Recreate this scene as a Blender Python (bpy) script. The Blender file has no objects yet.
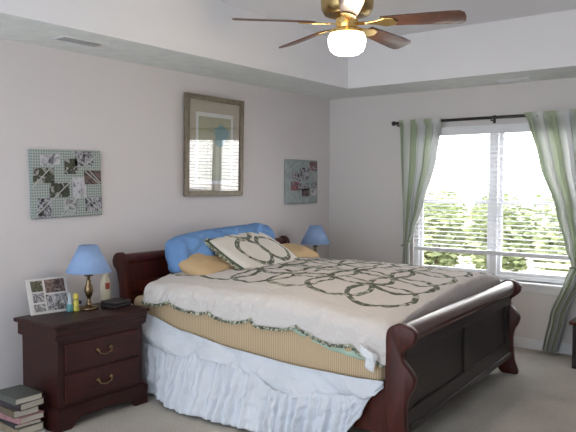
import bpy, bmesh, math, random
from mathutils import Vector, Matrix, noise
random.seed(7)
S=bpy.context.scene; COL=S.collection
PI=math.pi
# ------------------------------------------------------------------ materials
def new_mat(name):
    m=bpy.data.materials.new(name); m.use_nodes=True
    nt=m.node_tree; b=nt.nodes['Principled BSDF']; return m,nt,b
def N(nt,t,**k):
    n=nt.nodes.new(t)
    for a,v in k.items(): setattr(n,a,v)
    return n
def L(nt,a,b): nt.links.new(a,b)
def ramp(nt,fac,stops,interp='LINEAR'):
    r=N(nt,'ShaderNodeValToRGB'); cr=r.color_ramp; cr.interpolation=interp
    while len(cr.elements)<len(stops): cr.elements.new(.5)
    for e,(p,c) in zip(cr.elements,stops):
        e.position=p; e.color=(*c,1)
    L(nt,fac,r.inputs[0]); return r.outputs[0]
def coord(nt,kind='Object',scale=(1,1,1)):
    t=N(nt,'ShaderNodeTexCoord'); m=N(nt,'ShaderNodeMapping'); m.inputs['Scale'].default_value=scale
    L(nt,t.outputs[kind],m.inputs[0]); return m.outputs[0]
def noise_tex(nt,vec,scale,detail=3,rough=.5,dist=0):
    n=N(nt,'ShaderNodeTexNoise'); n.inputs['Scale'].default_value=scale; n.inputs['Detail'].default_value=detail
    n.inputs['Roughness'].default_value=rough; n.inputs['Distortion'].default_value=dist
    L(nt,vec,n.inputs['Vector']); return n.outputs['Fac']
def bump(nt,b,h,strength=.3,dist=.01):
    n=N(nt,'ShaderNodeBump'); n.inputs['Strength'].default_value=strength; n.inputs['Distance'].default_value=dist
    L(nt,h,n.inputs['Height']); L(nt,n.outputs[0],b.inputs['Normal'])
def mat(name,c,rough=.6,spec=.5,metal=0,var=.08,vs=6,bs=0,bsc=60,bd=.004,coat=0,scale=(1,1,1)):
    m,nt,b=new_mat(name); b.inputs['Roughness'].default_value=rough; b.inputs['Metallic'].default_value=metal
    b.inputs['Specular IOR Level'].default_value=spec; b.inputs['Coat Weight'].default_value=coat; b.inputs['Coat Roughness'].default_value=.15
    v=coord(nt,'Object',scale)
    f=noise_tex(nt,v,vs)
    L(nt,ramp(nt,f,[(.3,tuple(x*(1-var) for x in c)),(.7,tuple(min(1,x*(1+var)) for x in c))]),b.inputs['Base Color'])
    if bs: bump(nt,b,noise_tex(nt,v,bsc,4),bs,bd)
    return m
def wood(name,dark,light,rough=.3,scale=(1,1,1),coat=.3):
    m,nt,b=new_mat(name); b.inputs['Roughness'].default_value=rough; b.inputs['Coat Weight'].default_value=coat; b.inputs['Specular IOR Level'].default_value=.35
    b.inputs['Coat Roughness'].default_value=.2
    v=coord(nt,'Object',scale)
    f=noise_tex(nt,v,5,6,.6,1.2)
    L(nt,ramp(nt,f,[(.3,dark),(.7,light)]),b.inputs['Base Color'])
    return m
def mix(nt,fac,a,b):
    m=N(nt,'ShaderNodeMix',data_type='RGBA')
    if hasattr(fac,'links'): L(nt,fac,m.inputs[0])
    else: m.inputs[0].default_value=fac
    for i,x in ((6,a),(7,b)):
        if hasattr(x,'links'): L(nt,x,m.inputs[i])
        else: m.inputs[i].default_value=(*x,1)
    return m.outputs[2]
def mth(nt,op,a,b=None,clamp=False):
    m=N(nt,'ShaderNodeMath',operation=op); m.use_clamp=clamp
    for i,x in enumerate((a,b)):
        if x is None: continue
        if hasattr(x,'links'): L(nt,x,m.inputs[i])
        else: m.inputs[i].default_value=x
    return m.outputs[0]
def quilt_mat(name,base,centers,r,w,extra=None,puff=.25):
    """cream cloth with rings of green print patches, in the cloth's own UV metres"""
    m,nt,b=new_mat(name); b.inputs['Roughness'].default_value=.85; b.inputs['Specular IOR Level'].default_value=.2
    uv=N(nt,'ShaderNodeUVMap').outputs[0]
    nn=N(nt,'ShaderNodeTexNoise'); nn.inputs['Scale'].default_value=3; L(nt,uv,nn.inputs['Vector'])
    v1=N(nt,'ShaderNodeVectorMath',operation='SUBTRACT'); L(nt,nn.outputs['Color'],v1.inputs[0]); v1.inputs[1].default_value=(.5,.5,.5)
    v2=N(nt,'ShaderNodeVectorMath',operation='SCALE'); L(nt,v1.outputs[0],v2.inputs[0]); v2.inputs['Scale'].default_value=.05
    v3=N(nt,'ShaderNodeVectorMath',operation='ADD'); L(nt,uv,v3.inputs[0]); L(nt,v2.outputs[0],v3.inputs[1])
    v4=N(nt,'ShaderNodeVectorMath',operation='MULTIPLY'); L(nt,v3.outputs[0],v4.inputs[0]); v4.inputs[1].default_value=(1,1,0)
    p=v4.outputs[0]; acc=None
    for c in centers:
        d=N(nt,'ShaderNodeVectorMath',operation='DISTANCE'); L(nt,p,d.inputs[0]); d.inputs[1].default_value=(c[0],c[1],0)
        q=mth(nt,'ABSOLUTE',mth(nt,'SUBTRACT',d.outputs['Value'],r))
        acc=q if acc is None else mth(nt,'MINIMUM',acc,q)
    band=mth(nt,'LESS_THAN',acc,w/2)
    vo=N(nt,'ShaderNodeTexVoronoi'); vo.inputs['Scale'].default_value=30; L(nt,uv,vo.inputs['Vector'])
    sep=N(nt,'ShaderNodeSeparateColor'); L(nt,vo.outputs['Color'],sep.inputs[0])
    pc=ramp(nt,sep.outputs[0],[(0,(.11,.12,.095)),(.25,(.24,.26,.20)),(.45,(.14,.155,.12)),(.60,(.50,.48,.42)),(.84,(.13,.14,.12))],'CONSTANT')
    basec=ramp(nt,noise_tex(nt,uv,4),[(.3,tuple(x*.96 for x in base)),(.7,base)])
    L(nt,mix(nt,band,basec,pc),b.inputs['Base Color'])
    h=noise_tex(nt,uv,22,4,.6,.6)
    bump(nt,b,h,puff,.02)
    return m
def emit(name,c,s):
    m,nt,b=new_mat(name); b.inputs['Base Color'].default_value=(*c,1)
    b.inputs['Emission Color'].default_value=(*c,1); b.inputs['Emission Strength'].default_value=s
    v=coord(nt); f=noise_tex(nt,v,3); L(nt,ramp(nt,f,[(0,tuple(x*.97 for x in c)),(1,c)]),b.inputs['Base Color'])
    return m
def pane_mat(name,refl=1.0,tint=(1,1,1)):
    m,nt,b=new_mat(name); nt.nodes.remove(b); out=nt.nodes['Material Output']
    t=N(nt,'ShaderNodeBsdfTransparent'); t.inputs[0].default_value=(*tint,1)
    g=N(nt,'ShaderNodeBsdfGlossy'); g.inputs['Roughness'].default_value=.01
    ge=N(nt,'ShaderNodeNewGeometry'); dt=N(nt,'ShaderNodeVectorMath',operation='DOT_PRODUCT'); L(nt,ge.outputs['Normal'],dt.inputs[0]); L(nt,ge.outputs['Incoming'],dt.inputs[1])
    c=mth(nt,'SUBTRACT',1.0,mth(nt,'ABSOLUTE',dt.outputs['Value']))
    f=mth(nt,'MULTIPLY',mth(nt,'ADD',mth(nt,'MULTIPLY',mth(nt,'POWER',c,5.0),.96),.04),refl,True)
    x=N(nt,'ShaderNodeMixShader'); L(nt,f,x.inputs[0]); L(nt,t.outputs[0],x.inputs[1]); L(nt,g.outputs[0],x.inputs[2])
    L(nt,x.outputs[0],out.inputs[0]); return m
def photo_mat(name,stops,seed,scale=14):
    m,nt,b=new_mat(name); b.inputs['Roughness'].default_value=.35
    t=N(nt,'ShaderNodeTexCoord'); mp=N(nt,'ShaderNodeMapping'); mp.inputs['Location'].default_value=(seed*3.1,seed*1.7,seed)
    L(nt,t.outputs['Object'],mp.inputs[0])
    f=noise_tex(nt,mp.outputs[0],scale,2,.5,1.0)
    n=len(stops); L(nt,ramp(nt,f,[(.30+.4*i/(n-1),c) for i,c in enumerate(stops)],'LINEAR'),b.inputs['Base Color'])
    return m

M={}
M['wall']=mat('wall_paint',(.71,.675,.685),.9,.2,var=.015,vs=1.2,bs=.08,bsc=180,bd=.002)
M['wallw']=mat('window_wall_paint',(.71,.685,.68),.9,.2,var=.015,vs=1.2,bs=.08,bsc=180,bd=.002)
M['soffit']=mat('textured_soffit',(.80,.83,.81),.95,.1,var=.05,vs=9,bs=.6,bsc=45,bd=.01)
M['tray']=mat('tray_paint',(.85,.85,.88),.95,.1,var=.015,vs=1,bs=.1,bsc=80,bd=.004)
M['white']=mat('white_trim',(.78,.79,.82),.5,.4,var=.02)
M['vinyl']=mat('window_vinyl',(.80,.82,.86),.4,.4,var=.02)
def carpet():
    m,nt,b=new_mat('beige_carpet'); b.inputs['Roughness'].default_value=1; b.inputs['Specular IOR Level'].default_value=.05
    v=coord(nt); f=noise_tex(nt,v,1.6,6,.65); g=noise_tex(nt,v,90,3)
    c=ramp(nt,f,[(.3,(.47,.44,.395)),(.7,(.60,.57,.52))]); c2=ramp(nt,g,[(.3,(.62,.62,.62)),(.7,(1,1,1))])
    mx=N(nt,'ShaderNodeMix',data_type='RGBA',blend_type='MULTIPLY'); mx.inputs[0].default_value=.5
    L(nt,c,mx.inputs[6]); L(nt,c2,mx.inputs[7]); L(nt,mx.outputs[2],b.inputs['Base Color'])
    bump(nt,b,g,.6,.01); return m
M['carpet']=carpet()
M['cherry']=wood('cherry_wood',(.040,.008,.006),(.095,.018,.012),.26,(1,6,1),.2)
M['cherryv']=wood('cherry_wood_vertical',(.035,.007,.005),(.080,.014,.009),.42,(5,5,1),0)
M['darkwood']=wood('dark_shaded_wood',(.012,.008,.009),(.024,.014,.014),.42,(1,.6,5),.2)  # footboard face: cherry with its shade painted in; the chest is dark itself
M['nwood']=wood('nightstand_wood',(.018,.004,.0035),(.042,.009,.007),.42,(4,1,4),0)
M['nfront']=wood('nightstand_drawer_wood',(.026,.005,.004),(.062,.012,.008),.42,(4,1,4),0)
M['brass']=mat('aged_brass',(.42,.30,.13),.3,metal=1,var=.15,vs=30)
M['gold']=mat('polished_brass',(.85,.58,.22),.18,metal=1,var=.05)
M['bronze']=mat('lamp_bronze',(.22,.16,.09),.28,metal=1,var=.2,vs=30)
M['dbrass']=mat('dark_antique_brass',(.20,.14,.07),.4,metal=1,var=.2,vs=30)
M['black']=mat('black_iron',(.02,.017,.018),.4,var=.1)
M['shade']=mat('blue_lamp_fabric',(.29,.42,.68),.9,.1,var=.04,vs=20,bs=.2,bsc=300,bd=.001)
M['blue']=mat('blue_pillow_fabric',(.16,.31,.60),.8,.2,var=.10,vs=5,bs=.5,bsc=9,bd=.03)
M['tan']=mat('tan_pillow_fabric',(.60,.43,.25),.85,.2,var=.05,bs=.3,bsc=10,bd=.02)
M['skirt']=mat('white_bed_skirt_cloth',(.70,.74,.81),.85,.2,var=.03,bs=.9,bsc=11,bd=.03)
M['mint']=mat('mint_lining',(.46,.60,.50),.9,.1,var=.05,vs=20)
M['speckle']=None
def speckle():
    m,nt,b=new_mat('green_print_ruffle'); b.inputs['Roughness'].default_value=.9
    v=coord(nt); vo=N(nt,'ShaderNodeTexVoronoi'); vo.inputs['Scale'].default_value=70; L(nt,v,vo.inputs['Vector'])
    sp=N(nt,'ShaderNodeSeparateColor'); L(nt,vo.outputs['Color'],sp.inputs[0])
    L(nt,ramp(nt,sp.outputs[0],[(0,(.10,.11,.08)),(.35,(.35,.38,.28)),(.6,(.60,.60,.50)),(.85,(.2,.22,.17))],'CONSTANT'),b.inputs['Base Color']); return m
M['speckle']=speckle()
def rib():
    m,nt,b=new_mat('ribbed_beige_sheet'); b.inputs['Roughness'].default_value=.9; b.inputs['Specular IOR Level'].default_value=.1
    v=coord(nt,'Object',(1,.0,.25)); w=N(nt,'ShaderNodeTexWave'); w.inputs['Scale'].default_value=22; w.inputs['Distortion'].default_value=.6
    L(nt,v,w.inputs['Vector'])
    L(nt,ramp(nt,w.outputs['Fac'],[(.2,(.50,.37,.23)),(.8,(.66,.51,.34))]),b.inputs['Base Color']); bump(nt,b,w.outputs['Fac'],.3,.004); return m
M['rib']=rib()
def stripes():
    m,nt,b=new_mat('sage_striped_sheer'); nt.nodes.remove(b); out=nt.nodes['Material Output']
    uv=N(nt,'ShaderNodeUVMap').outputs[0]; sx=N(nt,'ShaderNodeSeparateXYZ'); L(nt,uv,sx.inputs[0])
    c=ramp(nt,sx.outputs[0],[(0,(.42,.48,.37)),(.08,(.44,.50,.37)),(.14,(.66,.68,.66)),(.24,(.78,.79,.79)),(.29,(.43,.49,.35)),(.40,(.45,.51,.37)),(.46,(.77,.78,.79)),(.58,(.66,.67,.70)),(.63,(.43,.49,.36)),(.74,(.47,.52,.41)),(.80,(.77,.78,.79)),(.95,(.64,.66,.66)),(1,(.52,.56,.47))])
    d=N(nt,'ShaderNodeBsdfDiffuse'); t=N(nt,'ShaderNodeBsdfTranslucent'); L(nt,c,d.inputs[0]); L(nt,c,t.inputs[0])
    x=N(nt,'ShaderNodeMixShader'); x.inputs[0].default_value=.24; L(nt,d.outputs[0],x.inputs[1]); L(nt,t.outputs[0],x.inputs[2])
    L(nt,x.outputs[0],out.inputs[0]); return m
M['curtain']=stripes()
def slatm():
    m,nt,b=new_mat('white_blind_slat'); nt.nodes.remove(b); out=nt.nodes['Material Output']
    v=coord(nt); c=ramp(nt,noise_tex(nt,v,4),[(0,(.80,.80,.82)),(1,(.86,.86,.88))])
    d=N(nt,'ShaderNodeBsdfDiffuse'); t=N(nt,'ShaderNodeBsdfTranslucent'); L(nt,c,d.inputs[0]); L(nt,c,t.inputs[0])
    x=N(nt,'ShaderNodeMixShader'); x.inputs[0].default_value=.35; L(nt,d.outputs[0],x.inputs[1]); L(nt,t.outputs[0],x.inputs[2])
    L(nt,x.outputs[0],out.inputs[0]); return m
M['slat']=slatm()
def gingham():
    m,nt,b=new_mat('sage_gingham'); b.inputs['Roughness'].default_value=.9
    v=coord(nt); s=N(nt,'ShaderNodeSeparateXYZ'); L(nt,v,s.inputs[0])
    a=mth(nt,'GREATER_THAN',mth(nt,'SINE',mth(nt,'MULTIPLY',s.outputs[1],330)),0.0)
    c=mth(nt,'GREATER_THAN',mth(nt,'SINE',mth(nt,'MULTIPLY',s.outputs[2],330)),0.0)
    L(nt,ramp(nt,mth(nt,'MULTIPLY',mth(nt,'ADD',a,c),.5),[(.0,(.46,.50,.48)),(.5,(.33,.38,.36)),(1,(.20,.25,.235))]),b.inputs['Base Color']); return m
M['gingham']=gingham()
M['teal']=mat('pale_teal_fabric',(.33,.375,.385),.9,.1,var=.15,vs=14)
M['ribbon']=mat('pale_ribbon',(.48,.49,.47),.6,var=.03)
M['frameb']=mat('brown_grey_frame',(.20,.165,.12),.45,.5,var=.2,vs=25,metal=.2)
M['mboard']=mat('beige_mat_board',(.50,.45,.37),.9,.1,var=.03)
M['inner']=mat('white_inner_border',(.72,.74,.74),.8,var=.02)
M['glass']=pane_mat('picture_glass',2.0)
M['wglass']=pane_mat('window_glass',.6)
M['page']=mat('book_pages',(.50,.47,.40),.9,.1,var=.12,vs=60,scale=(1,1,12))
M['silver']=mat('silver_frame',(.62,.60,.60),.4,.5,var=.05)
M['tag']=mat('white_care_label_cloth',(.80,.82,.85),.8,var=.1,vs=90)
# ------------------------------------------------------------------ mesh helpers
def to_obj(name,bm,m,parent=None,smooth=False,loc=None,auto=None):
    me=bpy.data.meshes.new(name); bm.normal_update(); bm.to_mesh(me); bm.free()
    o=bpy.data.objects.new(name,me); COL.objects.link(o)
    for x in (m if isinstance(m,(list,tuple)) else [m]): me.materials.append(x)
    if smooth: me.shade_smooth()
    if auto is not None:
        me.shade_smooth(); me.set_sharp_from_angle(angle=math.radians(auto))
    if parent: o.parent=parent
    if loc: o.location=loc
    return o
def box(bm,x0,x1,y0,y1,z0,z1,bev=0,seg=2,mi=0):
    r=bmesh.ops.create_cube(bm,size=1)
    vs=r['verts']
    for v in vs: v.co=Vector(((x0+x1)/2+v.co.x*(x1-x0),(y0+y1)/2+v.co.y*(y1-y0),(z0+z1)/2+v.co.z*(z1-z0)))
    fs={f for v in vs for f in v.link_faces}
    for f in fs: f.material_index=mi
    if bev:
        es=list({e for v in vs for e in v.link_edges})
        bmesh.ops.bevel(bm,geom=es,offset=bev,segments=seg,profile=.5,affect='EDGES')
    return bm
def BX(*a,**k): return box(bmesh.new(),*a,**k)
def spline(pts,n=6,closed=True):
    out=[]; m=len(pts)
    for i in range(m if closed else m-1):
        p0,p1,p2,p3=[Vector(pts[(i+d)%m] if closed else pts[min(max(i+d,0),m-1)]) for d in(-1,0,1,2)]
        for k in range(n):
            t=k/n
            out.append(.5*((2*p1)+(-p0+p2)*t+(2*p0-5*p1+4*p2-p3)*t*t+(-p0+3*p1-3*p2+p3)*t**3))
    if not closed: out.append(Vector(pts[-1]))
    return out
def prism(bm,poly,a0,a1,axis='y',bev=0):
    """extrude a 2-D outline; axis y: outline is (x,z); axis x: (y,z); axis z: (x,y)"""
    def P(p,a):
        return Vector((p[0],a,p[1])) if axis=='y' else Vector((a,p[0],p[1])) if axis=='x' else Vector((p[0],p[1],a))
    A=[bm.verts.new(P(p,a0)) for p in poly]; B=[bm.verts.new(P(p,a1)) for p in poly]; n=len(poly)
    fa=bm.faces.new(A); fb=bm.faces.new(B[::-1])
    for i in range(n): bm.faces.new((A[i],B[i],B[(i+1)%n],A[(i+1)%n]))
    bmesh.ops.recalc_face_normals(bm,faces=bm.faces[:])
    if bev:
        es=[e for e in fa.edges]+[e for e in fb.edges]
        bmesh.ops.bevel(bm,geom=es,offset=bev,segments=2,profile=.5,affect='EDGES')
    return bm
def lathe(bm,prof,n=32,c=(0,0),close=False):
    rings=[]
    for r,z in prof:
        rings.append([bm.verts.new((c[0]+r*math.cos(2*PI*i/n),c[1]+r*math.sin(2*PI*i/n),z)) for i in range(n)] if r>1e-5 else [bm.verts.new((c[0],c[1],z))])
    for a,b in zip(rings,rings[1:]):
        for i in range(n):
            j=(i+1)%n
            if len(a)==1 and len(b)==1: continue
            if len(a)==1: bm.faces.new((a[0],b[i],b[j]))
            elif len(b)==1: bm.faces.new((a[i],a[j],b[0]))
            else: bm.faces.new((a[i],a[j],b[j],b[i]))
    bmesh.ops.recalc_face_normals(bm,faces=bm.faces[:]); return bm
def tube(bm,pts,r,n=10,cap=True):
    pts=[Vector(p) for p in pts]; rings=[]; up=None
    for i,p in enumerate(pts):
        d=(pts[min(i+1,len(pts)-1)]-pts[max(i-1,0)]).normalized()
        if up is None:
            up=Vector((0,0,1)) if abs(d.z)<.9 else Vector((1,0,0))
        a=d.cross(up).normalized(); b=a.cross(d).normalized(); up=b
        rr=r[i] if isinstance(r,(list,tuple)) else r
        rings.append([bm.verts.new(p+rr*(a*math.cos(2*PI*k/n)+b*math.sin(2*PI*k/n))) for k in range(n)])
    for A,B in zip(rings,rings[1:]):
        for k in range(n): bm.faces.new((A[k],A[(k+1)%n],B[(k+1)%n],B[k]))
    if cap: bm.faces.new(rings[0][::-1]); bm.faces.new(rings[-1])
    bmesh.ops.recalc_face_normals(bm,faces=bm.faces[:]); return bm
def grid(bm,fn,nu,nv,uvf=None):
    vs=[[bm.verts.new(fn(i/nu,j/nv)) for j in range(nv+1)] for i in range(nu+1)]
    uvl=bm.loops.layers.uv.verify() if uvf else None
    for i in range(nu):
        for j in range(nv):
            f=bm.faces.new((vs[i][j],vs[i+1][j],vs[i+1][j+1],vs[i][j+1]))
            if uvf:
                for l,(a,b) in zip(f.loops,((i,j),(i+1,j),(i+1,j+1),(i,j+1))): l[uvl].uv=uvf(a/nu,b/nv)
    return bm
def interp(tab,x):
    if x<=tab[0][0]: return tab[0][1]
    for (a,b),(c,d) in zip(tab,tab[1:]):
        if x<=c:
            t=(x-a)/(c-a); t=t*t*(3-2*t)*.5+t*.5; return b+(d-b)*t
    return tab[-1][1]
def sm(a,b,x):
    t=max(0,min(1,(x-a)/(b-a))); return t*t*(3-2*t)
def nz(x,y=0,z=0): return noise.noise(Vector((x,y,z)))
def empty(name,loc=(0,0,0),rz=0):
    o=bpy.data.objects.new(name,None); o.empty_display_size=.1; COL.objects.link(o); o.location=loc; o.rotation_euler.z=rz; return o
def tag(o,label,cat,group=None):
    o['label']=label; o['category']=cat
    if group: o['group']=group
    return o
def struct(name,bm,m,parent=None,**k):
    o=to_obj(name,bm,m,parent,**k)
    if not parent: o['kind']='structure'
    return o
def solid(o,t,off=0):
    s=o.modifiers.new('thickness','SOLIDIFY'); s.thickness=t; s.offset=off; return o

# ------------------------------------------------------------------ room shell
X1,Y0=4.75,-7.6
struct('floor',BX(-.12,X1,Y0,.12,-.1,0),M['carpet'])
struct('wall_left',BX(-.12,0,Y0,.12,0,3.1),M['wall'])
struct('wall_right',BX(X1,X1+.12,Y0,.12,0,3.1),M['wall'])
WX0,WX1,WZ0,WZ1=1.03,2.68,.60,2.07
bm=bmesh.new()
box(bm,0,WX0,0,.12,0,3.1); box(bm,WX1,X1,0,.12,0,3.1); box(bm,WX0,WX1,0,.12,0,WZ0); box(bm,WX0,WX1,0,.12,WZ1,3.1)
struct('wall_back',bm,M['wallw'])
TX0,TX1,TY0,TY1,TZ=.607,X1-.6,Y0+.6,-.597,2.88
bm=bmesh.new()
box(bm,0,TX0,Y0,0,2.44,TZ+.1); box(bm,TX1,X1,Y0,0,2.44,TZ+.1); box(bm,TX0,TX1,TY1,0,2.44,TZ+.1); box(bm,TX0,TX1,Y0,TY0,2.44,TZ+.1)
for f in bm.faces: f.material_index=0 if f.normal.z<-.5 or f.calc_center_median().z<2.441 else 1
struct('trim_1',bm,[M['soffit'],M['tray']])
struct('ceiling',BX(TX0,TX1,TY0,TY1,TZ,TZ+.1),M['tray'])
def baseboard(name,pts):
    bm=bmesh.new(); box(bm,*pts); struct(name,bm,M['white'])
baseboard('baseboard_left',(0,.015,Y0,0,0,.10)); baseboard('baseboard_back',(.015,X1-.015,-.015,0,0,.095)); baseboard('baseboard_right',(X1-.015,X1,Y0,0,0,.10))

# window --------------------------------------------------------------
win=struct('window_1',BX(WX0,WX1,.085,.115,WZ0,WZ0+.02),M['vinyl'])
bm=bmesh.new(); fr=.045
box(bm,WX0,WX0+fr,.03,.11,WZ0+.02,WZ1,.004); box(bm,WX1-fr,WX1,.03,.11,WZ0+.02,WZ1,.004); box(bm,WX0+fr,WX1-fr,.03,.11,WZ1-fr,WZ1,.004); box(bm,WX0+fr,WX1-fr,.03,.11,WZ0+.02,WZ0+.05,.004)
box(bm,1.815,1.885,.02,.11,WZ0+.05,WZ1-fr,.004)
to_obj('window_frame',bm,M['vinyl'],win)
for a,b in ((WX0+fr,1.815),(1.885,WX1-fr)):
    for z0,z1,y in ((WZ0+.05,1.350,.05),(1.320,WZ1-fr,.075)):
        bm=bmesh.new(); w=.034
        box(bm,a,a+w,y,y+.022,z0,z1); box(bm,b-w,b,y,y+.022,z0,z1); box(bm,a+w,b-w,y,y+.022,z0,z0+w); box(bm,a+w,b-w,y,y+.022,z1-w,z1)
        s=to_obj('window_sash',bm,M['vinyl'],win)
        to_obj('window_pane',BX(a+w,b-w,y+.009,y+.013,z0+w,z1-w),M['wglass'],s)
bm=bmesh.new(); box(bm,WX0-.05,WX1+.05,-.045,.085,WZ0-.022,WZ0+.005,.006); box(bm,WX0-.03,WX1+.03,-.014,0,WZ0-.085,WZ0-.022,.003)
to_obj('window_sill',bm,M['white'],win)

# blinds --------------------------------------------------------------
bl=tag(empty('window_blind',(1.855,-.0,0)),'wide white horizontal slat blind lowered over the twin window','window blind')
HX=.79
to_obj('headrail',BX(-HX,HX,-.055,-.005,1.985,2.065,.004),M['vinyl'],bl)
bm=bmesh.new(); z=1.965; k=0
while z>.90:
    a=math.radians(7); 
    for sx in (1,):
        r=bmesh.ops.create_cube(bm,size=1)
        for v in r['verts']:
            x,y,zz=v.co.x*2*HX,v.co.y*.048,v.co.z*.0025
            v.co=Vector((x,-.030+y*math.cos(a)-zz*math.sin(a),z+y*math.sin(a)+zz*math.cos(a)))
    z-=.042
to_obj('slats',bm,M['slat'],bl)
to_obj('bottom_rail',BX(-HX,HX,-.060,-.004,.842,.880,.006),M['vinyl'],bl)
for x in (-.62,-.02,.04,.62):
    bm=bmesh.new(); box(bm,x-.002,x+.002,-.057,-.055,.86,2.0); to_obj('ladder_cord',bm,M['white'],bl)

# curtains ------------------------------------------------------------
rod=tag(empty('curtain_rod',(0,-.095,2.125)),'dark iron curtain rod above the window','curtain rod')
bm=bmesh.new(); tube(bm,[(.86,0,0),(2.9,0,0)],.014,12); to_obj('rod',bm,M['black'],rod,smooth=True)
for x in (.845,2.915):
    bm=bmesh.new(); bmesh.ops.create_uvsphere(bm,u_segments=16,v_segments=10,radius=.024); bmesh.ops.translate(bm,verts=bm.verts,vec=(x,0,0)); to_obj('finial',bm,M['black'],rod,smooth=True)
for x in (.885,1.855,2.86):
    bm=bmesh.new(); box(bm,x-.012,x+.012,.083,.095,-.045,.03,.003); box(bm,x-.006,x+.006,.0,.085,-.03,-.018); tube(bm,[(x,-.014,-.004),(x,0,-.018),(x,.014,-.004)],.004,8); to_obj('bracket',bm,M['black'],rod)
def curtain(name,left,right,amp,folds,label,tz,tx0,tx1,z1=2.15,ph=0):
    nu,nv=110,90; z0=.02
    def fn(u,v):
        z=z1+(z0-z1)*v
        a,b=interp(left,z),interp(right,z)
        g=interp(amp,z); w=b-a
        uu=u+.015*math.sin(6*u+3*v)
        x=a+w*u+.3*g*math.sin(2*PI*folds*2*uu+ph)*min(1,4*u)*min(1,4*(1-u))
        y=-.095-.0*v+g*(math.sin(2*PI*folds*uu+ph)+.4*nz(u*6,v*3,ph))
        if z>z1-.06: k=sm(z1-.06,z1-.035,z); y=y*(1-k)+k*(-.122+.005*math.sin(2*PI*folds*uu+ph))
        return Vector((x,y,z))
    bm=grid(bmesh.new(),fn,nu,nv,lambda u,v:(u,v))
    root=tag(empty(name,(0,0,0)),label,'curtain')
    to_obj('fabric',bm,M['curtain'],root,smooth=True)
    c=[((tx0+tx1)/2+(tx1-tx0)/2*math.cos(t),-.095+.055*math.sin(t),tz+.02*math.cos(t)) for t in [2*PI*i/24 for i in range(25)]]
    bm=bmesh.new(); tube(bm,c,.008,8,False); to_obj('tieback',bm,M['curtain'],root,smooth=True)
    return root
curtain('curtain',[(0,.95),(.9,.965),(1.3,.945),(2.15,.915)],[(0,1.06),(.90,1.035),(1.05,1.09),(1.28,1.175),(1.75,1.31),(2.15,1.37)],[(0,.03),(.8,.022),(.9,.015),(1.3,.038),(2.15,.034)],5.5,
 'sage and white striped curtain tied back at the left of the window',.905,.955,1.045)
curtain('curtain',[(0,2.35),(.35,2.41),(.70,2.54),(.80,2.585),(.95,2.53),(1.28,2.44),(1.7,2.29),(2.15,2.165)],[(0,2.49),(.35,2.57),(.7,2.70),(.8,2.72),(1.0,2.80),(1.5,2.83),(2.15,2.84)],[(0,.04),(.7,.03),(.8,.02),(1.2,.04),(2.15,.036)],6.5,
 'sage and white striped curtain tied back at the right of the window',.80,2.575,2.735,ph=1.2)

# low chest right of the window ---------------------------------------
ch=tag(empty('low_chest',(2.90,-.33,0)),'dark low wooden chest behind the right curtain at the picture edge','chest')
to_obj('body',BX(-.20,.35,-.14,.14,.03,.36,.004),M['darkwood'],ch)
to_obj('lid',BX(-.225,.375,-.16,.155,.36,.39,.006),M['cherry'],ch)
bm=bmesh.new(); box(bm,-.17,.32,-.150,-.14,.08,.32,.003); to_obj('front_panel',bm,M['darkwood'],ch)
for sx in (-.18,.33):
    for sy in (-.12,.12): to_obj('foot',BX(sx-.02,sx+.02,sy-.02,sy+.02,0,.03),M['darkwood'],ch)

# ------------------------------------------------------------------ BED (own frame: x along its length, y across)
BT=math.radians(1.5); BO=Vector((.054,-1.994,0))
def bedroot(name): return empty(name,BO,BT)
def WB(x,y,z): return BO+Matrix.Rotation(BT,3,'Z')@Vector((x,y,z))
bed=tag(bedroot('sleigh_bed'),'dark cherry king sleigh bed with scrolled headboard and footboard','bed')
X=2.418
foot=[(X,.69),(X-.012,.65),(X-.045,.62),(X-.078,.59),(X-.070,.545),(X-.030,.50),(X-.005,.455),(X-.018,.40),(X-.045,.35),(X-.056,.29),(X-.055,.20),(X-.042,.10),(X-.016,0),(X-.130,0),(X-.175,.07),(X-.175,.20),(X-.172,.40),(X-.170,.60),(X-.168,.69),(X-.145,.732),(X-.095,.750),(X-.040,.740),(X-.008,.715)]
footp=[(p.x,max(p.y,0)) for p in spline(foot,5)]
fb=to_obj('footboard',prism(bmesh.new(),[(X-.14,.16),(X-.075,.16),(X-.078,.22),(X-.085,.22),(X-.098,.62),(X-.10,.70),(X-.135,.70)],-1.0,1.0),M['darkwood'],bed)
bm=bmesh.new()
tube(bm,[(X-.085,-1.0,.686),(X-.085,1.0,.686)],.058,32); to_obj('top_roll',bm,M['cherry'],fb,auto=40)
bm=bmesh.new()
def pbox(y0,y1,z0,z1,t=.010,b=.003):
    box(bm,X-.100,X-.085+t,y0,y1,z0,z1,b)
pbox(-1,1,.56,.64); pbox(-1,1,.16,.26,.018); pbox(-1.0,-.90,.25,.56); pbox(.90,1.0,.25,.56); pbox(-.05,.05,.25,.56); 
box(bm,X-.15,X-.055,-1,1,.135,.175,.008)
to_obj('panel_frame',bm,M['darkwood'],fb)
for s in (-1,1):
    o=to_obj('footboard_post',prism(bmesh.new(),footp,s*1.0,s*1.06,bev=.006),M['cherryv'],fb,auto=35)
PV=Vector((X-.10,0,0)); fb.rotation_euler.z=math.radians(1.6); fb.location=PV-Matrix.Rotation(math.radians(1.6),3,'Z')@PV
head=[(.175,0),(.175,.30),(.170,.60),(.150,.80),(.140,.90),(.132,.95),(.105,.985),(.065,.997),(.028,.975),(.012,.935),(.022,.895),(.050,.870),(.072,.80),(.085,.70),(.088,.50),(.085,.0)]
headp=[(p.x,max(0,p.y)) for p in spline(head,5)]
hb=to_obj('headboard',prism(bmesh.new(),[(.095,.15),(.14,.15),(.14,.60),(.122,.80),(.110,.92),(.075,.92),(.085,.75),(.095,.6)],-1.0,1.0),M['cherryv'],bed)
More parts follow.
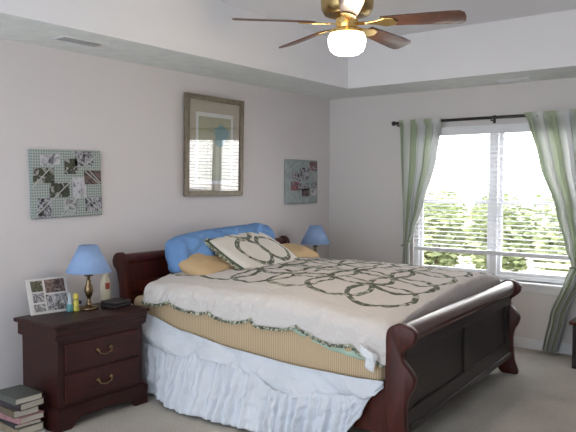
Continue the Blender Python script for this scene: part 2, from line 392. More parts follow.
bm=bmesh.new(); tube(bm,[(.072,-1.0,.937),(.072,1.0,.937)],.046,28); to_obj('top_roll',bm,M['cherry'],hb,auto=40)
bm=bmesh.new(); box(bm,.12,.152,-1,1,.70,.78,.004); box(bm,.13,.16,-.05,.05,.3,.7,.003); to_obj('panel_frame',bm,M['cherryv'],hb)
for s in (-1,1): to_obj('headboard_post',prism(bmesh.new(),headp,s*1.0,s*1.05,bev=.005),M['cherryv'],hb,auto=35)
for s in (-1,1): to_obj('side_rail',BX(.13,X-.15,min(s*1.0,s*1.03),max(s*1.0,s*1.03),.12,.40,.004),M['cherryv'],bed)
bm=bmesh.new()
for i in range(7): box(bm,.3+i*.3,.36+i*.3,-1.0,1.0,.14,.17)
to_obj('slats',bm,M['cherryv'],bed)
bs=tag(bedroot('box_spring'),'box spring under the beige mattress, mostly hidden by the white skirt','box spring')
to_obj('body',BX(.19,2.235,-.985,.985,.17,.375,.02),M['skirt'],bs)
# mattress: rounded long sides
mt=tag(bedroot('mattress'),'thick mattress in a ribbed beige fitted sheet on the sleigh bed','mattress')
bm=BX(.18,2.235,-1.02,1.02,.375,.685,.05,5)
to_obj('body',bm,M['rib'],mt,auto=50)
# comforter ------------------------------------------------------------
CX0,CX1=.32,2.250
def ztop(x,y):
    p=abs(y)/1.03
    plate=.870 if y>0 else .870
    z=.790+(plate-.790)*(1-p**2.6)
    z-=(.068-.048*sm(-.7,.5,y))*sm(1.5,2.2,x)+.025*sm(2.19,2.26,x)
    z-=.02*sm(.7,.30,x)
    z+=.014*nz(x*2.2,y*2.2,3)+.012*nz(x*6,y*6,9)+.006*nz(x*14,y*14,4)
    return max(z,.70)
def comf_pt(x,s,off=0):
    sg=-1 if s<0 else 1; a=abs(s); y=sg*a
    T=.93
    wr=.018*nz(x*5+a*3,4,1)+.015*nz(x*12+a*8,a*3,5)+.006*nz(x*30+a*14,a*6,5)
    if a<=T: return Vector((x,y,ztop(x,y)+off))
    r=.10; e=a-T; ang=min(e/r,PI/2*.96); zt=ztop(x,sg*T)
    yy=T+r*math.sin(ang); zz=zt-r*(1-math.cos(ang))
    rest=e-ang*r
    if rest>0: zz-=rest*.99; yy+=rest*.12
    k=sm(0,.15,e)
    yy+=k*wr*1.3+off; 
    return Vector((x,sg*yy,zz))
def slim(x):
    per=.36; lob=abs(math.sin(PI*(x-.60)/per))
    return interp([(.3,1.075),(.6,1.095),(1.0,1.125),(1.4,1.135),(1.9,1.13),(2.25,1.15)],x)+.045*lob**.8
cf=tag(bedroot('comforter'),'cream quilted comforter with interlocking green ring pattern spread over the bed','comforter')
NU,NV=170,170
def cs(u,v):
    x=CX0+(CX1-CX0)*min(1,v/.95)
    x-=(x/2.3)**3*.026*max(-1.1,min(1.1,2.2*u-1.1))
    if u<=0.5: s=-slim(x)*(1-2*u)
    else: s=1.12*(2*u-1)
    return x,s
def cfn(u,v):
    x,s=cs(u,v); p=comf_pt(x,s)
    if v>.95: p.z=max(p.z-.15*(v-.95)/.05,min(p.z,.64))
    return p
cell=.31; r0=.215
cents=[(1.99-i*cell,-.56+j*cell) for i in range(6) for j in range(6)]
M['quilt']=quilt_mat('ring_quilt_cloth',(.74,.70,.68),cents,r0,.038,puff=.8)
bm=grid(bmesh.new(),cfn,NU,NV,lambda u,v:(cs(u,v)[0]+max(0,v-.95)*3,cs(u,v)[1]))
co=to_obj('quilt',bm,M['quilt'],cf,smooth=True); solid(co,.012,-1 if False else 0)
bm=bmesh.new()
def tf(u,v):
    x=CX0+(CX1-CX0)*u; s=-(slim(x)-.004+.020*v)
    p=comf_pt(x,s,.010+.006*math.sin(x*260)*v); return p
grid(bm,tf,420,3); o=to_obj('ruffle_trim',bm,M['speckle'],cf,smooth=True); solid(o,.004)
bm=bmesh.new()
def lf(u,v):
    x=1.62+(CX1-1.62)*u; s=-(1.06+(.135+.018*sm(0,.5,u)-.02*sm(.2,0,u))*v); return comf_pt(x,s,-.012)
grid(bm,lf,60,8); o=to_obj('lining',bm,M['mint'],cf,smooth=True); solid(o,.003)
# care label hanging at the foot corner
bm=bmesh.new()
def lab(u,v):
    y=-1.075-.012*math.sin(v*3); return Vector((2.19-.025*v+.055*u,y-.012-.006*math.sin(u*4),.60-.10*v-.03*u))
grid(bm,lab,6,10)
def lab2(u,v): return Vector((2.145+.085*u,-1.108-.004*math.sin(u*5),.625-.05*v-.045*u))
grid(bm,lab2,6,6)
o=to_obj('care_label',bm,M['tag'],cf,smooth=True); solid(o,.0015); o['label']='white cloth care label hanging at the foot corner'
# bed skirt --------------------------------------------------------------
ztt=[(.15,.63),(.42,.555),(.72,.485),(1.2,.425),(1.7,.395),(2.1,.395),(2.28,.405)]
zss=[(.2,.37),(.45,.36),(.75,.36),(1.05,.375),(1.35,.33),(1.55,.25),(1.62,.24),(1.85,.28),(2.05,.30),(2.3,.38)]
zhh=[(.2,.015),(1.95,.012),(2.03,.06),(2.12,.19),(2.2,.34),(2.262,.40)]
flr=[(.15,.0),(.2,.01),(.5,.02),(.62,.10),(.85,.18),(1.4,.17),(1.7,.09),(2.0,.05),(2.26,.0)]
sk=tag(bedroot('bed_skirt'),'white ruffled bed skirt hanging unevenly to the carpet along the bed side','bed skirt')
def skp(x,z,lay):
    zt=interp(ztt,x); zb=max(interp(zhh,x),0.012); t=(zt-z)/max(zt-.0,.01); t=max(0,min(1,t))
    f=interp(flr,x)*t**1.4
    y=-1.048-f-.015*math.sin(t*PI)
    return y
def pleat(x):
    return (math.sin(x*70+9*nz(x*3,1,0))*(.8+.8*nz(x*4,9,2))+.6*math.sin(x*133+8*nz(x*5,7,0)))
def upf(u,v):
    x=.15+2.11*u; zt=interp(ztt,x); zb=max(interp(zss,x),interp(zhh,x)); zb=min(zb,zt-.004); z=zt+.02+(zb-.015-zt-.02)*v
    wr=.012*math.sin(13*x+19*z+5*nz(x*2,z*3))+.050*nz(x*3+z*7,z*4,5)+.014*nz(x*11+z*16,z*9,8)
    return Vector((x,skp(x,z,0)-wr*math.sin(min(1,v)*PI*.6)-.002,z))
bm=grid(bmesh.new(),upf,220,26); o=to_obj('upper_panel',bm,M['skirt'],sk,smooth=True); solid(o,.003)
def rff(u,v):
    x=.15+2.11*u; zt=interp(zss,x); zh=interp(zhh,x); zt=max(min(zt,interp(ztt,x)-.004),zh+.002)
    zh2=zh+ (.006*pleat(x)+.006 if x<2.0 else 0)
    z=zt+.012*(1-v)+(zh2-zt)*v
    k=sm(0,.25,v)*.5+.5*v
    am=interp([(.2,.010),(.6,.016),(1.5,.017),(1.7,.022),(2.1,.014),(2.26,.002)],x)
    y=skp(x,z,1)-.010-am*(.25+k)*pleat(x+.02*nz(x*3,v*2,4))-.022*k*nz(x*9+v*2,v*5,2)-.010*nz(x*25,v*9,4)
    return Vector((x,y,z))
bm=grid(bmesh.new(),rff,520,26); o=to_obj('ruffle',bm,M['skirt'],sk,smooth=True); solid(o,.003)
# pillows -----------------------------------------------------------------
def pillow_bm(w,h,t,seed=0,nu=44,nv=30,lump=.012,uv=False,pinch=.07,rnd=0):
    bm=bmesh.new(); uvl=bm.loops.layers.uv.verify()
    def P(i,j,s):
        a=-1+2*i/nu; b=-1+2*j/nv
        x=w/2*a*(1-pinch*b*b*(1-.0*a)); y=h/2*b*(1-pinch*a*a)
        y*=1-rnd*abs(a)**7
        e=max(0,(1-a**4))*max(0,(1-b**4)); th=t/2*e**.55
        q=lump*e**.5*(nz(x*6+seed,y*6,s*2+seed)+.6*nz(x*14+seed,y*14,s+seed))
        return Vector((x,y,s*(th+q) if e>0 else .0))
    top=[[bm.verts.new(P(i,j,1)) for j in range(nv+1)] for i in range(nu+1)]
    bot=[[top[i][j] if i in(0,nu) or j in(0,nv) else bm.verts.new(P(i,j,-1)) for j in range(nv+1)] for i in range(nu+1)]
    for g,rev in ((top,0),(bot,1)):
        for i in range(nu):
            for j in range(nv):
                q=[(i,j),(i+1,j),(i+1,j+1),(i,j+1)]
                if rev: q=q[::-1]
                f=bm.faces.new([g[a][b] for a,b in q])
                for l,(a,b) in zip(f.loops,q): l[uvl].uv=(w*(a/nu-.5),h*(b/nv-.5))
    return bm
def place(o,c,right,up):
    r=Vector(right).normalized(); u=Vector(up); u=(u-r*u.dot(r)).normalized(); n=r.cross(u)
    o.matrix_world=Matrix.Translation(c)@Matrix((r,u,n)).transposed().to_4x4()
def pillow(name,label,c,right,up,w,h,t,m,seed,group=None,**k):
    o=to_obj(name,pillow_bm(w,h,t,seed,**k),m,smooth=True); place(o,c,right,up); tag(o,label,'pillow',group); return o
pillow('pillow','long bright blue pillow leaning along the headboard',(.35,-2.09,.975),(-.07,1,.035),(-.42,0,1),1.36,.34,.30,M['blue'],3,nu=90,lump=.06,pinch=.03,rnd=.30)
pillow('pillow','tan pillow lying under the near half of the blue pillow',(.56,-2.37,.865),(-.04,1,-.01),(-1,0,.30),.74,.36,.17,M['tan'],11,lump=.015)
pillow('pillow','tan pillow lying beyond the white sham by the far corner of the headboard',(.50,-1.50,.875),(-.04,1,.0),(-1,0,.20),.78,.36,.14,M['tan'],15,lump=.015)
# sham
shr=tag(empty('pillow_sham',(0,0,0)),'white sham pillow with green ring pattern and ruffled edge, propped on the tan pillows','pillow')
place(shr,(.63,-2.02,.945),(-.15,.95,.02),(-.46,.0,.27))
M['sham']=quilt_mat('ring_sham_cloth',(.78,.75,.70),[(-.13,-.04),(.16,-.04),(-.03,.285)],.158,.040,puff=.1)
to_obj('body',pillow_bm(.86,.52,.13,5,lump=.008),M['sham'],shr,smooth=True)
def rim(w,h,off,amp,fr,wd,nseg=400,zoff=0):
    def fn(u,v):
        t=u*4; k=int(min(t,3.999)); f=t-k
        cs_=[(-w/2,-h/2),(w/2,-h/2),(w/2,h/2),(-w/2,h/2)]
        a=Vector(cs_[k]); b=Vector(cs_[(k+1)%4]); p=a.lerp(b,f)
        A=p.x/(w/2); B=p.y/(h/2); p=Vector((p.x*(1-.07*B*B),p.y*(1-.07*A*A)))
        d=p.normalized()
        return Vector((p.x+d.x*wd*v,p.y+d.y*wd*v,zoff+amp*v*math.sin(u*fr)))
    return fn
bm=grid(bmesh.new(),rim(.85,.51,0,.008,330,.045),480,3); o=to_obj('ruffle',bm,M['speckle'],shr,smooth=True); solid(o,.003)
f=rim(.85,.51,0,0,0,0); bm=bmesh.new(); tube(bm,[f(i/120,0)+Vector((0,0,.006)) for i in range(120)]+[f(0,0)+Vector((0,0,.006))],.009,8,False); o=to_obj('piping',bm,mat('dark_green_piping',(.10,.13,.09),.8),shr,smooth=True)

# ------------------------------------------------------------------ nightstand
def nightstand(loc,label,rz=0):
    r=tag(empty('nightstand',loc,rz),label,'nightstand','matching nightstands beside the bed')
    # local: x depth 0..0.52 (front at +x), y -.35..35
    bm=bmesh.new(); box(bm,.13,.50,-.335,.335,.12,.555,.004); to_obj('body',bm,M['nwood'],r)
    bm=bmesh.new(); box(bm,.10,.535,-.378,.378,.632,.658,.008,3); to_obj('top',bm,M['nwood'],r)
    bm=bmesh.new(); prism(bm,[(.12,.555),(.510,.555),(.512,.575),(.518,.590),(.518,.605),(.524,.618),(.528,.632),(.12,.632)],-.358,.358); box(bm,.125,.51,-.345,.345,.548,.560); to_obj('cornice',bm,M['nwood'],r)
    # bracket feet base
    out=[(-.36,0),(-.36,.125),(.36,.125),(.36,0),(.255,0),(.235,.03),(.19,.055),(.10,.06),(-.10,.06),(-.19,.055),(-.235,.03),(-.255,0)]
    bm=bmesh.new(); prism(bm,out,.495,.52,'x'); 
    side=[(0.12,0),(0.12,.125),(.495,.125),(.495,0),(.40,0),(.37,.045),(.30,.06),(.26,.06),(.22,.04),(.20,0)]
    prism(bm,side,-.36,-.337,'y'); prism(bm,side,.337,.36,'y'); box(bm,.12,.515,-.355,.355,.115,.135,.004)
    to_obj('base',bm,M['nwood'],r)
    for z0,z1,hb_ in ((.350,.525,1),(.155,.335,1)):
        d=to_obj('drawer',BX(.49,.512,-.29,.29,z0,z1,.006,2),M['nfront'],r)
        zc=(z0+z1)/2+.01
        bm=bmesh.new()
        for s in (-1,1): bmesh.ops.create_uvsphere(bm,u_segments=12,v_segments=8,radius=.013,matrix=Matrix.Translation((.516,s*.052,zc)))
        tube(bm,[(.526,-.052,zc),(.53,-.045,zc-.022),(.532,0,zc-.034),(.53,.045,zc-.022),(.526,.052,zc)],.0045,8)
        to_obj('handle',bm,M['dbrass'],d,smooth=True)
    return r
nightstand((.09,-3.525,0),'dark cherry two-drawer nightstand in front of the bed, holding a photo frame and lamp',math.radians(1.5))
nightstand((.05,-.50,0),'dark cherry nightstand hidden behind the far side of the bed, under the far lamp')
def lamp(loc,label,rz=0):
    r=tag(empty('table_lamp',loc,rz),label,'lamp','blue-shaded table lamps')
    bm=bmesh.new(); lathe(bm,[(0,0),(.062,0),(.064,.008),(.056,.016),(.028,.024),(.016,.034),(.020,.044),(.012,.052),(.012,.075),(.022,.095),(.030,.125),(.026,.155),(.014,.18),(.018,.19),(.010,.20),(.010,.222),(0,.222)],28); to_obj('base',bm,M['bronze'],r,smooth=True)
    bm=bmesh.new(); tube(bm,[(0,0,.222),(0,0,.30)],.006,10); lathe(bm,[(0,.222),(.03,.224),(.03,.232),(0,.236)],20); to_obj('socket',bm,M['bronze'],r,smooth=True)
    bm=bmesh.new(); lathe(bm,[(.150,.252),(.058,.432)],40); o=to_obj('lamp_shade',bm,M['shade'],r,smooth=True); solid(o,.003)
    bm=bmesh.new(); tube(bm,[(-.058,0,.425),(.058,0,.425)],.002,6); tube(bm,[(0,-.058,.425),(0,.058,.425)],.002,6); tube(bm,[(0,0,.30),(0,0,.43)],.003,6); to_obj('shade_holder',bm,M['bronze'],o)
    return r
lamp((.33,-3.425,.658),'brass table lamp with blue shade on the near nightstand beside the photo frame')
lamp((.30,-.70,.658),'small blue-shaded table lamp beyond the bed in the far corner')
# photo frame on nightstand
pf=tag(empty('collage_frame',(.262,-3.665,.6585)),'silver collage photo frame with five photos leaning on the nightstand','photo frame')
pf.rotation_euler=(0,math.radians(-20),math.radians(-8))
W_,H_=.275,.235
def photo_part(root,name,u0,u1,v0,v1,W,H,x,m,ox=0,t=.002,rot=0):
    y0,y1=(u0-.5)*W,(u1-.5)*W; z1,z0=H*(1-v0)+ox,H*(1-v1)+ox
    o=to_obj(name,BX(-t/2,t/2,-(y1-y0)/2,(y1-y0)/2,-(z1-z0)/2,(z1-z0)/2),m,root); o.location=(x,(y0+y1)/2,(z0+z1)/2); o.rotation_euler.x=rot; return o
bw=[(.015,.015,.02),(.05,.05,.06),(.6,.6,.66),(.03,.03,.035),(.7,.7,.74)]; bwl=[(.1,.1,.12),(.6,.6,.66),(.75,.75,.8),(.2,.2,.24)]
gr=[(.015,.02,.015),(.09,.11,.06),(.02,.022,.02),(.5,.5,.47),(.03,.03,.03)]; pk=[(.02,.02,.02),(.25,.16,.15),(.03,.025,.03),(.5,.4,.4)]; pl=[(.35,.38,.36),(.6,.62,.64),(.12,.13,.14),(.5,.45,.44)]
rd=[(.05,.02,.03),(.45,.18,.2),(.08,.05,.06),(.5,.4,.42)]
_k=[0]
def PM(st,sc=22):
    _k[0]+=1; return photo_mat('photo_print_%d'%_k[0],[tuple(c*.8 for c in q) for q in st],_k[0],sc*.7)
to_obj('frame',BX(-.006,.004,-W_/2,W_/2,0,H_,.003),M['silver'],pf)
for (a,b,c,d,st) in ((.10,.38,.06,.37,gr),(.44,.93,.05,.43,pk),(.10,.38,.41,.67,bw),(.42,.94,.48,.93,bw),(.10,.38,.72,.93,pl)):
    photo_part(pf,'photo',a,b,c,d,W_,H_,.005,PM(st,26))
bm=bmesh.new(); prism(bm,[(-.005,.12),(-.005,.11),(-.045,.017),(-.052,.020)],-.02,.02); to_obj('easel_back',bm,M['black'],pf)
# small things on the nightstand
o=tag(empty('cone_bottle',(.31,-3.560,.658)),'small pointed teal bottle with pale tip beside the photo frame','bottle')
bm=bmesh.new(); lathe(bm,[(0,0),(.020,0),(.022,.01),(.018,.05),(0,.05)],20); to_obj('base',bm,mat('teal_plastic',(.10,.30,.32),.4),o,smooth=True)
bm=bmesh.new(); lathe(bm,[(.018,.05),(.012,.08),(.004,.125),(0,.13)],20); to_obj('cap',bm,mat('pale_blue_plastic',(.45,.55,.60),.4),o,smooth=True)
o=tag(empty('figurine',(.32,-3.520,.658)),'small yellow figurine bottle between the teal bottle and lamp','figurine')
bm=bmesh.new(); lathe(bm,[(0,0),(.022,0),(.024,.01),(.018,.03),(.020,.06),(.012,.075),(0,.078)],18); to_obj('body',bm,mat('yellow_glaze',(.62,.55,.10),.4,var=.3,vs=60),o,smooth=True)
bm=bmesh.new(); bmesh.ops.create_uvsphere(bm,u_segments=14,v_segments=10,radius=.019,matrix=Matrix.Translation((0,0,.092))); lathe(bm,[(.015,.10),(.016,.112),(0,.120)],14); to_obj('head',bm,mat('yellow_head_glaze',(.70,.60,.12),.4,var=.2,vs=60),o,smooth=True)
bm=bmesh.new(); bmesh.ops.create_uvsphere(bm,u_segments=10,v_segments=8,radius=.013,matrix=Matrix.Translation((.008,.024,.055))); to_obj('dark_spot',bm,M['black'],o,smooth=True)
o=tag(empty('lotion_bottle',(.20,-3.19,.658)),'cream lotion bottle with red label between lamp and headboard','bottle')
bm=bmesh.new(); lathe(bm,[(0,0),(.040,0),(.043,.01),(.043,.12),(.038,.16),(.022,.185),(.020,.20),(0,.20)],28); bmesh.ops.scale(bm,verts=bm.verts,vec=(.65,1,1)); to_obj('body',bm,mat('cream_plastic',(.66,.62,.48),.35),o,smooth=True)
bm=bmesh.new(); lathe(bm,[(.021,.20),(.021,.228),(.017,.234),(0,.234)],20); to_obj('cap',bm,mat('cream_cap',(.72,.68,.56),.4),o,smooth=True)
bm=bmesh.new(); grid(bm,lambda u,v:Vector((.0435*.65*math.cos((u-.5)*.9)+.0005,.0435*math.sin((u-.5)*.9),.095+.045*v)),8,1); q=to_obj('label',bm,mat('red_label',(.35,.06,.04),.5),o); solid(q,.001)
o=tag(empty('black_case',(.40,-3.255,.658),math.radians(12)),'flat black case lying on the nightstand by the headboard','case')
to_obj('body',BX(-.07,.07,-.08,.08,0,.024,.006),M['black'],o); to_obj('lid',BX(-.068,.068,-.078,.078,.024,.046,.007),M['black'],o)

# books --------------------------------------------------------------------
def book(loc,rz,d,w,h,cover,label,page=None,group='books stacked beside the nightstand'):
    o=tag(empty('book',loc,rz),label,'book',group)
    bm=bmesh.new(); t=.003
    box(bm,-d/2,d/2,-w/2,w/2,0,t); box(bm,-d/2,d/2,-w/2,w/2,h-t,h); box(bm,-d/2,d/2,-w/2,-w/2+t,t,h-t)
    to_obj('cover',bm,cover,o); to_obj('pages',BX(-d/2+.005,d/2-.005,-w/2+t,w/2-.005,t,h-t),page or M['page'],o); return o
def cv(n,c): return mat(n,c,.45,var=.15,vs=20)
bk=[(.022,.27,.20,-6,cv('pale_cover',(.32,.38,.38)),'pale grey-green book at the bottom of the tall stack'),
    (.036,.25,.17,3,cv('tan_cover',(.24,.20,.14)),'thick tan-brown book second from the bottom of the tall stack'),
    (.020,.24,.165,-4,cv('dark_cover',(.02,.02,.03)),'thin black-covered book in the lower middle of the tall stack'),
    (.030,.24,.165,5,cv('pink_blue_cover',(.35,.18,.20)),'pinkish book in the middle of the tall stack'),
    (.034,.235,.16,-2,cv('brown_cover',(.12,.09,.06)),'brown book above the pinkish one in the tall stack'),
    (.034,.245,.17,8,cv('maroon_black_cover',(.03,.022,.03)),'black book with white pages just under the topmost book'),
    (.030,.25,.175,0,cv('grey_green_cover',(.075,.085,.075)),'dark grey-green hardcover topmost on the tall book stack')]
z=0
for h,d,w,a,c,lb in bk:
    h*=1.22
    book((.415+.012*math.sin(z*90),-3.998+.006*math.cos(z*70),z),math.radians(a+ -2),d,w,h,c,lb); z+=h
# ------------------------------------------------------------------ wall pieces
def collage(name,label,y0,y1,z0,z1,m,photos,ribbons,tilt=0):
    W,H=y1-y0,z1-z0
    r=tag(empty(name,(0,(y0+y1)/2,z0)),label,'photo board'); r.rotation_euler.x=tilt
    bm=BX(0,.030,-W/2,W/2,0,H,.008,3); to_obj('board',bm,m,r,auto=50)
    for a,b,c,d,st,rot in photos: photo_part(r,'photo',a,b,c,d,W,H,.0315,PM(st,24),rot=rot)
    for (a,b,c,d) in ribbons:
        p=Vector((.0345,(a-.5)*W,H*(1-b))); q=Vector((.0345,(c-.5)*W,H*(1-d))); dr=(q-p).normalized(); n=Vector((0,-dr.z,dr.y))*.003
        bm=bmesh.new(); vs=[bm.verts.new(v) for v in (p+n,p-n,q-n,q+n)]; bm.faces.new(vs); o=to_obj('ribbon',bm,M['ribbon'],r); solid(o,.002)
    return r
collage('photo_board','sage gingham ribbon photo board with ten snapshots left of the framed print',-3.645,-3.075,1.268,1.742,M['gingham'],
 [(.12,.38,.07,.23,bwl,.05),(.60,.87,.02,.24,bw,0),(.45,.63,.13,.36,gr,0),(.02,.30,.27,.49,gr,0),(.73,.98,.31,.52,pk,0),(.56,.75,.41,.72,bwl,.05),(.23,.51,.49,.70,gr,0),(.07,.25,.70,.99,bw,0),(.43,.62,.73,.96,pl,0),(.74,.99,.72,.93,bw,0)],
 [(0,.55,.42,.08),(.56,.02,.97,.50),(.66,.30,.99,.02),(.0,.99,.55,.45),(.36,.99,.72,.60),(.70,.68,.99,.96),(.74,.32,.99,.55)],.02)
collage('photo_board','pale teal photo board with a cluster of snapshots in the far corner',-.830,-.275,1.305,1.758,M['teal'],
 [(.42,.72,.18,.47,bw,.1),(.16,.42,.28,.48,bw,0),(.72,.97,.03,.24,rd,0),(.14,.40,.50,.70,rd,0),(.40,.72,.54,.70,bw,0),(.48,.72,.66,.84,pk,0),(.78,.98,.52,.65,bw,0),(.78,.95,.67,.82,bwl,0)],
 [(0,.3,.4,.05),(.6,.02,.99,.5),(0,.75,.3,.98)])
pc=tag(empty('framed_picture',(.012,-1.875,1.400)),'large framed print behind glass in a brown-grey frame above the bed','picture')
pc.rotation_euler.y=math.radians(1.2)
PW,PH=.735,.868
def ringframe(bm,W,H,w,x0,x1,off=(0,0)):
    box(bm,x0,x1,-W/2,-W/2+w,0,H,.003); box(bm,x0,x1,W/2-w,W/2,0,H,.003); box(bm,x0,x1,-W/2+w,W/2-w,0,w,.003); box(bm,x0,x1,-W/2+w,W/2-w,H-w,H,.003)
bm=bmesh.new(); ringframe(bm,PW,PH,.045,0,.030); to_obj('frame',bm,M['frameb'],pc)
bm=bmesh.new(); box(bm,.006,.010,-PW/2+.04,PW/2-.04,.04,PH-.04); to_obj('mat_board',bm,M['mboard'],pc)
bm=bmesh.new(); box(bm,.010,.012,-.235,.235,.105,PH-.145); to_obj('inner_border',bm,M['inner'],pc)
def art():
    m,nt,b=new_mat('pastel_landscape_print'); b.inputs['Roughness'].default_value=.7
    v=coord(nt); s=N(nt,'ShaderNodeSeparateXYZ'); L(nt,v,s.inputs[0])
    base=ramp(nt,mth(nt,'ADD',mth(nt,'MULTIPLY',s.outputs[2],1.2),mth(nt,'MULTIPLY',noise_tex(nt,v,9,3),.35)),[(.1,(.30,.32,.20)),(.45,(.42,.44,.30)),(.75,(.50,.50,.36)),(1,(.40,.40,.27))])
    d=N(nt,'ShaderNodeVectorMath',operation='DISTANCE'); L(nt,v,d.inputs[0]); d.inputs[1].default_value=(.013,.09,.54)
    k=mth(nt,'LESS_THAN',mth(nt,'ADD',d.outputs['Value'],mth(nt,'MULTIPLY',noise_tex(nt,v,11,4,.7,.8),.22)),.20)
    L(nt,mix(nt,k,base,(.20,.36,.40)),b.inputs['Base Color']); return m
bm=bmesh.new(); box(bm,.012,.0135,-.205,.205,.135,PH-.180); to_obj('print',bm,art(),pc)
bm=bmesh.new(); box(bm,.016,.018,-PW/2+.042,PW/2-.042,.042,PH-.042); to_obj('glass_pane',bm,M['glass'],pc)
# vents
def vent(cx,cy,lx,ly,label):
    r=tag(empty('ceiling_vent',(cx,cy,2.44)),label,'vent','white soffit vents')
    bm=bmesh.new(); t=.018
    box(bm,-lx/2,lx/2,-ly/2,-ly/2+t,-.008,0,.002); box(bm,-lx/2,lx/2,ly/2-t,ly/2,-.008,0,.002); box(bm,-lx/2,-lx/2+t,-ly/2+t,ly/2-t,-.008,0,.002); box(bm,lx/2-t,lx/2,-ly/2+t,ly/2-t,-.008,0,.002)
    to_obj('frame',bm,M['white'],r)
    to_obj('duct_shade_plate',BX(-lx/2+t,lx/2-t,-ly/2+t,ly/2-t,-.002,-.0005),M['black'],r)  # black plate paints the shade inside the duct behind the louvres
    bm=bmesh.new(); long_y=ly>lx; n=6; W=(lx if long_y else ly)-2*t
    for i in range(n):
        p=-W/2+W*(i+.5)/n; a=.55
        q=bmesh.ops.create_cube(bm,size=1)
        Ln=(ly if long_y else lx)-2*t
        for v in q['verts']:
            c=Vector((v.co.x*.018,v.co.y*Ln,v.co.z*.0015)); c=Matrix.Rotation(a,3,'Y')@c
            if not long_y: c=Vector((c.y,c.x,c.z))
            v.co=c+(Vector((p,0,-.007)) if long_y else Vector((0,p,-.007)))
    to_obj('louvre',bm,M['white'],r)
vent(.335,-3.47,.14,.34,'white louvred vent in the left ceiling soffit')
vent(2.10,-.195,.29,.13,'white louvred vent in the ceiling soffit above the window')
# outlet below window far? (none seen)
# ------------------------------------------------------------------ ceiling fan
FX,FY=2.04,-2.90
fan=tag(empty('ceiling_fan',(FX,FY,0)),'five-blade wooden ceiling fan with brass motor and lit white glass globe','ceiling fan')
bm=bmesh.new(); lathe(bm,[(0,TZ),(.075,TZ),(.075,TZ-.02),(.05,TZ-.06),(.02,TZ-.08),(.02,2.645),(0,2.645)],32); to_obj('canopy_rod',bm,M['brass'],fan,auto=40)
bm=bmesh.new(); lathe(bm,[(0,2.65),(.06,2.648),(.12,2.63),(.148,2.60),(.152,2.555),(.148,2.50),(.130,2.470),(.085,2.458),(0,2.458)],48); to_obj('motor_housing',bm,M['brass'],fan,auto=50)
bm=bmesh.new(); lathe(bm,[(0,2.458),(.062,2.456),(.066,2.42),(.060,2.395),(.075,2.385),(.098,2.375),(.100,2.360),(.08,2.356),(0,2.356)],40); to_obj('switch_cup',bm,M['gold'],fan,auto=50)
bm=bmesh.new(); lathe(bm,[(.090,2.362),(.104,2.350),(.109,2.325),(.105,2.295),(.093,2.265),(.070,2.248),(.035,2.241),(0,2.240)],40); gl=to_obj('glass_globe',bm,emit('lit_white_glass',(1,.93,.82),7),fan,smooth=True)
camaz=math.atan2(-6.16-FY,4.09-FX)
for i in range(5):
    th=camaz+2*PI*i/5+math.radians(2)
    e=Matrix.Rotation(th,4,'Z'); pitch=Matrix.Rotation(math.radians(-16),4,'X')
    def out(p): return e@(Matrix.Translation((0,0,2.425))@(Matrix.Rotation(math.radians(2),4,'Y')@(pitch@Vector(p))))
    prof=[(.20,-.045),(.30,-.052),(.45,-.060),(.58,-.066),(.635,-.064),(.658,-.045),(.664,0),(.658,.045),(.635,.064),(.58,.066),(.45,.060),(.30,.052),(.20,.045)]
    bm=bmesh.new(); prism(bm,prof,-.004,.004,'z',.0015)
    for v in bm.verts: v.co=out(v.co)
    b_=to_obj('blade',bm,None or M.setdefault('bladew',wood('walnut_blade',(.075,.036,.026),(.15,.072,.050),.35,(3,3,3),.3)),fan,auto=40)
    bm=bmesh.new(); prism(bm,[(.05,-.018),(.12,-.012),(.17,-.020),(.22,-.045),(.27,-.036),(.29,0),(.27,.036),(.22,.045),(.17,.020),(.12,.012),(.05,.018)],-.012,-.005,'z',.002)
    for v in bm.verts: v.co=out(v.co)
    to_obj('blade_iron',bm,M['gold'],b_)

# ------------------------------------------------------------------ outdoors
g=to_obj('ground',BX(-16,20,.12,30,-.5,-.4),mat('pale_patio_ground',(.62,.60,.55),.95,.1,var=.12,vs=.8)); g['kind']='structure'
lm,nt,b=new_mat('sunlit_leaf'); b.inputs['Roughness'].default_value=.6
oi=coord(nt); L(nt,ramp(nt,noise_tex(nt,oi,3,4),[(.3,(.24,.30,.14)),(.5,(.42,.48,.26)),(.7,(.62,.65,.44))]),b.inputs['Base Color'])
def shrub(x,y,w,h,label,n=1300):
    r=tag(empty('shrub',(x,y,-.4)),label,'shrub','shrubs outside the window')
    bm=bmesh.new()
    for i in range(n):
        while True:
            p=Vector((random.uniform(-1,1),random.uniform(-1,1),random.uniform(-1,1)))
            if .45<p.length<1: break
        k=1+.25*nz(p.x*3+x,p.y*3,p.z*3)
        c=Vector((p.x*w*k,p.y*w*.8*k,h*.56+p.z*h*.46*k))
        q=Matrix.Rotation(random.uniform(0,6),3,'Z')@Matrix.Rotation(random.uniform(-1.2,1.2),3,'X'); s=random.uniform(.06,.12)
        vs=[bm.verts.new(c+q@Vector(v)) for v in ((-s,0,0),(0,-s*.5,0),(s,0,0),(0,s*.5,0))]; bm.faces.new(vs)
    to_obj('foliage',bm,lm,r)
    bm=bmesh.new()
    for k in range(4):
        a=k*PI/2+.3; tube(bm,[(0,0,0),(.15*w*math.cos(a),.15*w*math.sin(a),h*.3),(.4*w*math.cos(a),.4*w*math.sin(a),h*.75)],[.03,.022,.01],6)
    to_obj('stems',bm,mat('bark',(.16,.11,.07),.9),r); return r
pos=[]
ords=['first','second','third','fourth']
for i,x in enumerate((-2.75,-1.42,-.09,1.24)): pos.append((x,5.7,'front row leafy shrub outside, %s from the left seen through the window'%ords[i]))
for i,x in enumerate((-3.3,-2.0,-.65,.65)): pos.append((x,7.3,'middle row leafy shrub outside, %s from the left behind the front shrubs'%ords[i]))
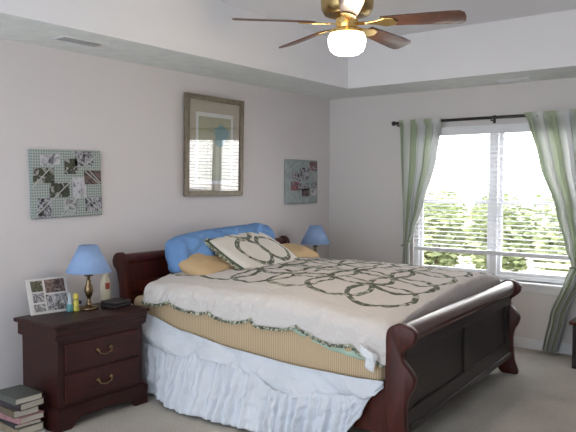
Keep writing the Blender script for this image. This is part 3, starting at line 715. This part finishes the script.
for i,x in enumerate((-4.0,-2.65,-1.3,.05)): pos.append((x,9.0,'rear row leafy shrub outside, %s from the left, farthest from the window'%ords[i]))
for i,(x,y,lb) in enumerate(pos):
    shrub(x,y,.72,(1.60 if y<7 else 1.66 if y<8.5 else 1.66)+.06*math.sin(i*2.3),lb,1500)
mb=to_obj('planting_bed',BX(-6,0.2,3.6,4.6,-.4,-.34,.02),mat('brown_mulch',(.34,.22,.13),.95,var=.4,vs=12)); tag(mb,'brown mulch bed on the ground outside the left window half','planting bed')
# garden bench
bn=tag(empty('garden_bench',(1.5,3.9,-.4)),'white slatted garden bench outside the right window half','bench')
wb=M['white']; gy=mat('weathered_grey_wood',(.46,.43,.40),.8,var=.2)
bm=bmesh.new(); [box(bm,-.6,.6,-.2+.11*i,-.12+.11*i,.42,.445) for i in range(4)]; to_obj('seat',bm,gy,bn)
bm=bmesh.new(); [box(bm,-.6,.6,.20,.225,.55+.11*i,.62+.11*i) for i in range(3)]; to_obj('backrest',bm,gy,bn)
for sx in (-.55,.55):
    for sy,hh in ((-.17,.42),(.21,.85)): to_obj('leg',BX(sx-.03,sx+.03,sy-.02,sy+.02,0,hh),gy,bn)
sp=shrub(2.6,3.6,.32,.55,'small low green shrub outside at the lower right window corner',260)

# ------------------------------------------------------------------ light
w=bpy.data.worlds.new('sky'); S.world=w; w.use_nodes=True; nt=w.node_tree; bg=nt.nodes['Background']
tc=N(nt,'ShaderNodeTexCoord'); s=N(nt,'ShaderNodeSeparateXYZ'); L(nt,tc.outputs['Generated'],s.inputs[0])
L(nt,ramp(nt,mth(nt,'ADD',mth(nt,'MULTIPLY',s.outputs[1],.5),.5),[(0,(.84,.92,1.0)),(.45,(.84,.92,1.0)),(.62,(1,1,1))]),bg.inputs[0])
st=N(nt,'ShaderNodeMapRange'); L(nt,s.outputs[1],st.inputs[0]); st.inputs[1].default_value=-.1; st.inputs[2].default_value=.4; st.inputs[3].default_value=1.75; st.inputs[4].default_value=4.5
L(nt,st.outputs[0],bg.inputs[1])
sun=bpy.data.lights.new('sun','SUN'); sun.energy=3.0; sun.angle=.02; sun.color=(1,.96,.88); so=bpy.data.objects.new('sun',sun); COL.objects.link(so)
so.rotation_euler=Vector((.62,.45,-.95)).to_track_quat('-Z','Y').to_euler()
pl_=bpy.data.lights.new('fan_bulb','POINT'); pl_.energy=7; pl_.color=(1,.74,.40); pl_.shadow_soft_size=.09; po=bpy.data.objects.new('fan_bulb',pl_); COL.objects.link(po); po.location=(FX,FY,2.20)
# ------------------------------------------------------------------ camera
cam=bpy.data.cameras.new('camera'); co_=bpy.data.objects.new('camera',cam); COL.objects.link(co_); S.camera=co_
yaw,pitch,roll=math.radians(127.152),math.radians(2.687),math.radians(.12)
F=Vector((math.cos(pitch)*math.cos(yaw),math.cos(pitch)*math.sin(yaw),-math.sin(pitch))); R=Vector((math.sin(yaw),-math.cos(yaw),0)); U=R.cross(F)
R2=R*math.cos(roll)+U*math.sin(roll); U2=-R*math.sin(roll)+U*math.cos(roll)
m3=Matrix((R2,U2,-F)).transposed(); co_.matrix_world=Matrix.Translation((4.09,-6.16,1.4983))@m3.to_4x4()
cam.sensor_fit='HORIZONTAL'; cam.sensor_width=36; cam.lens=663*36/576; cam.clip_start=.05; cam.clip_end=200
S.view_settings.view_transform='Standard'; S.view_settings.look='None'; S.view_settings.gamma=1; S.view_settings.exposure=.9; S.view_settings.use_curve_mapping=False
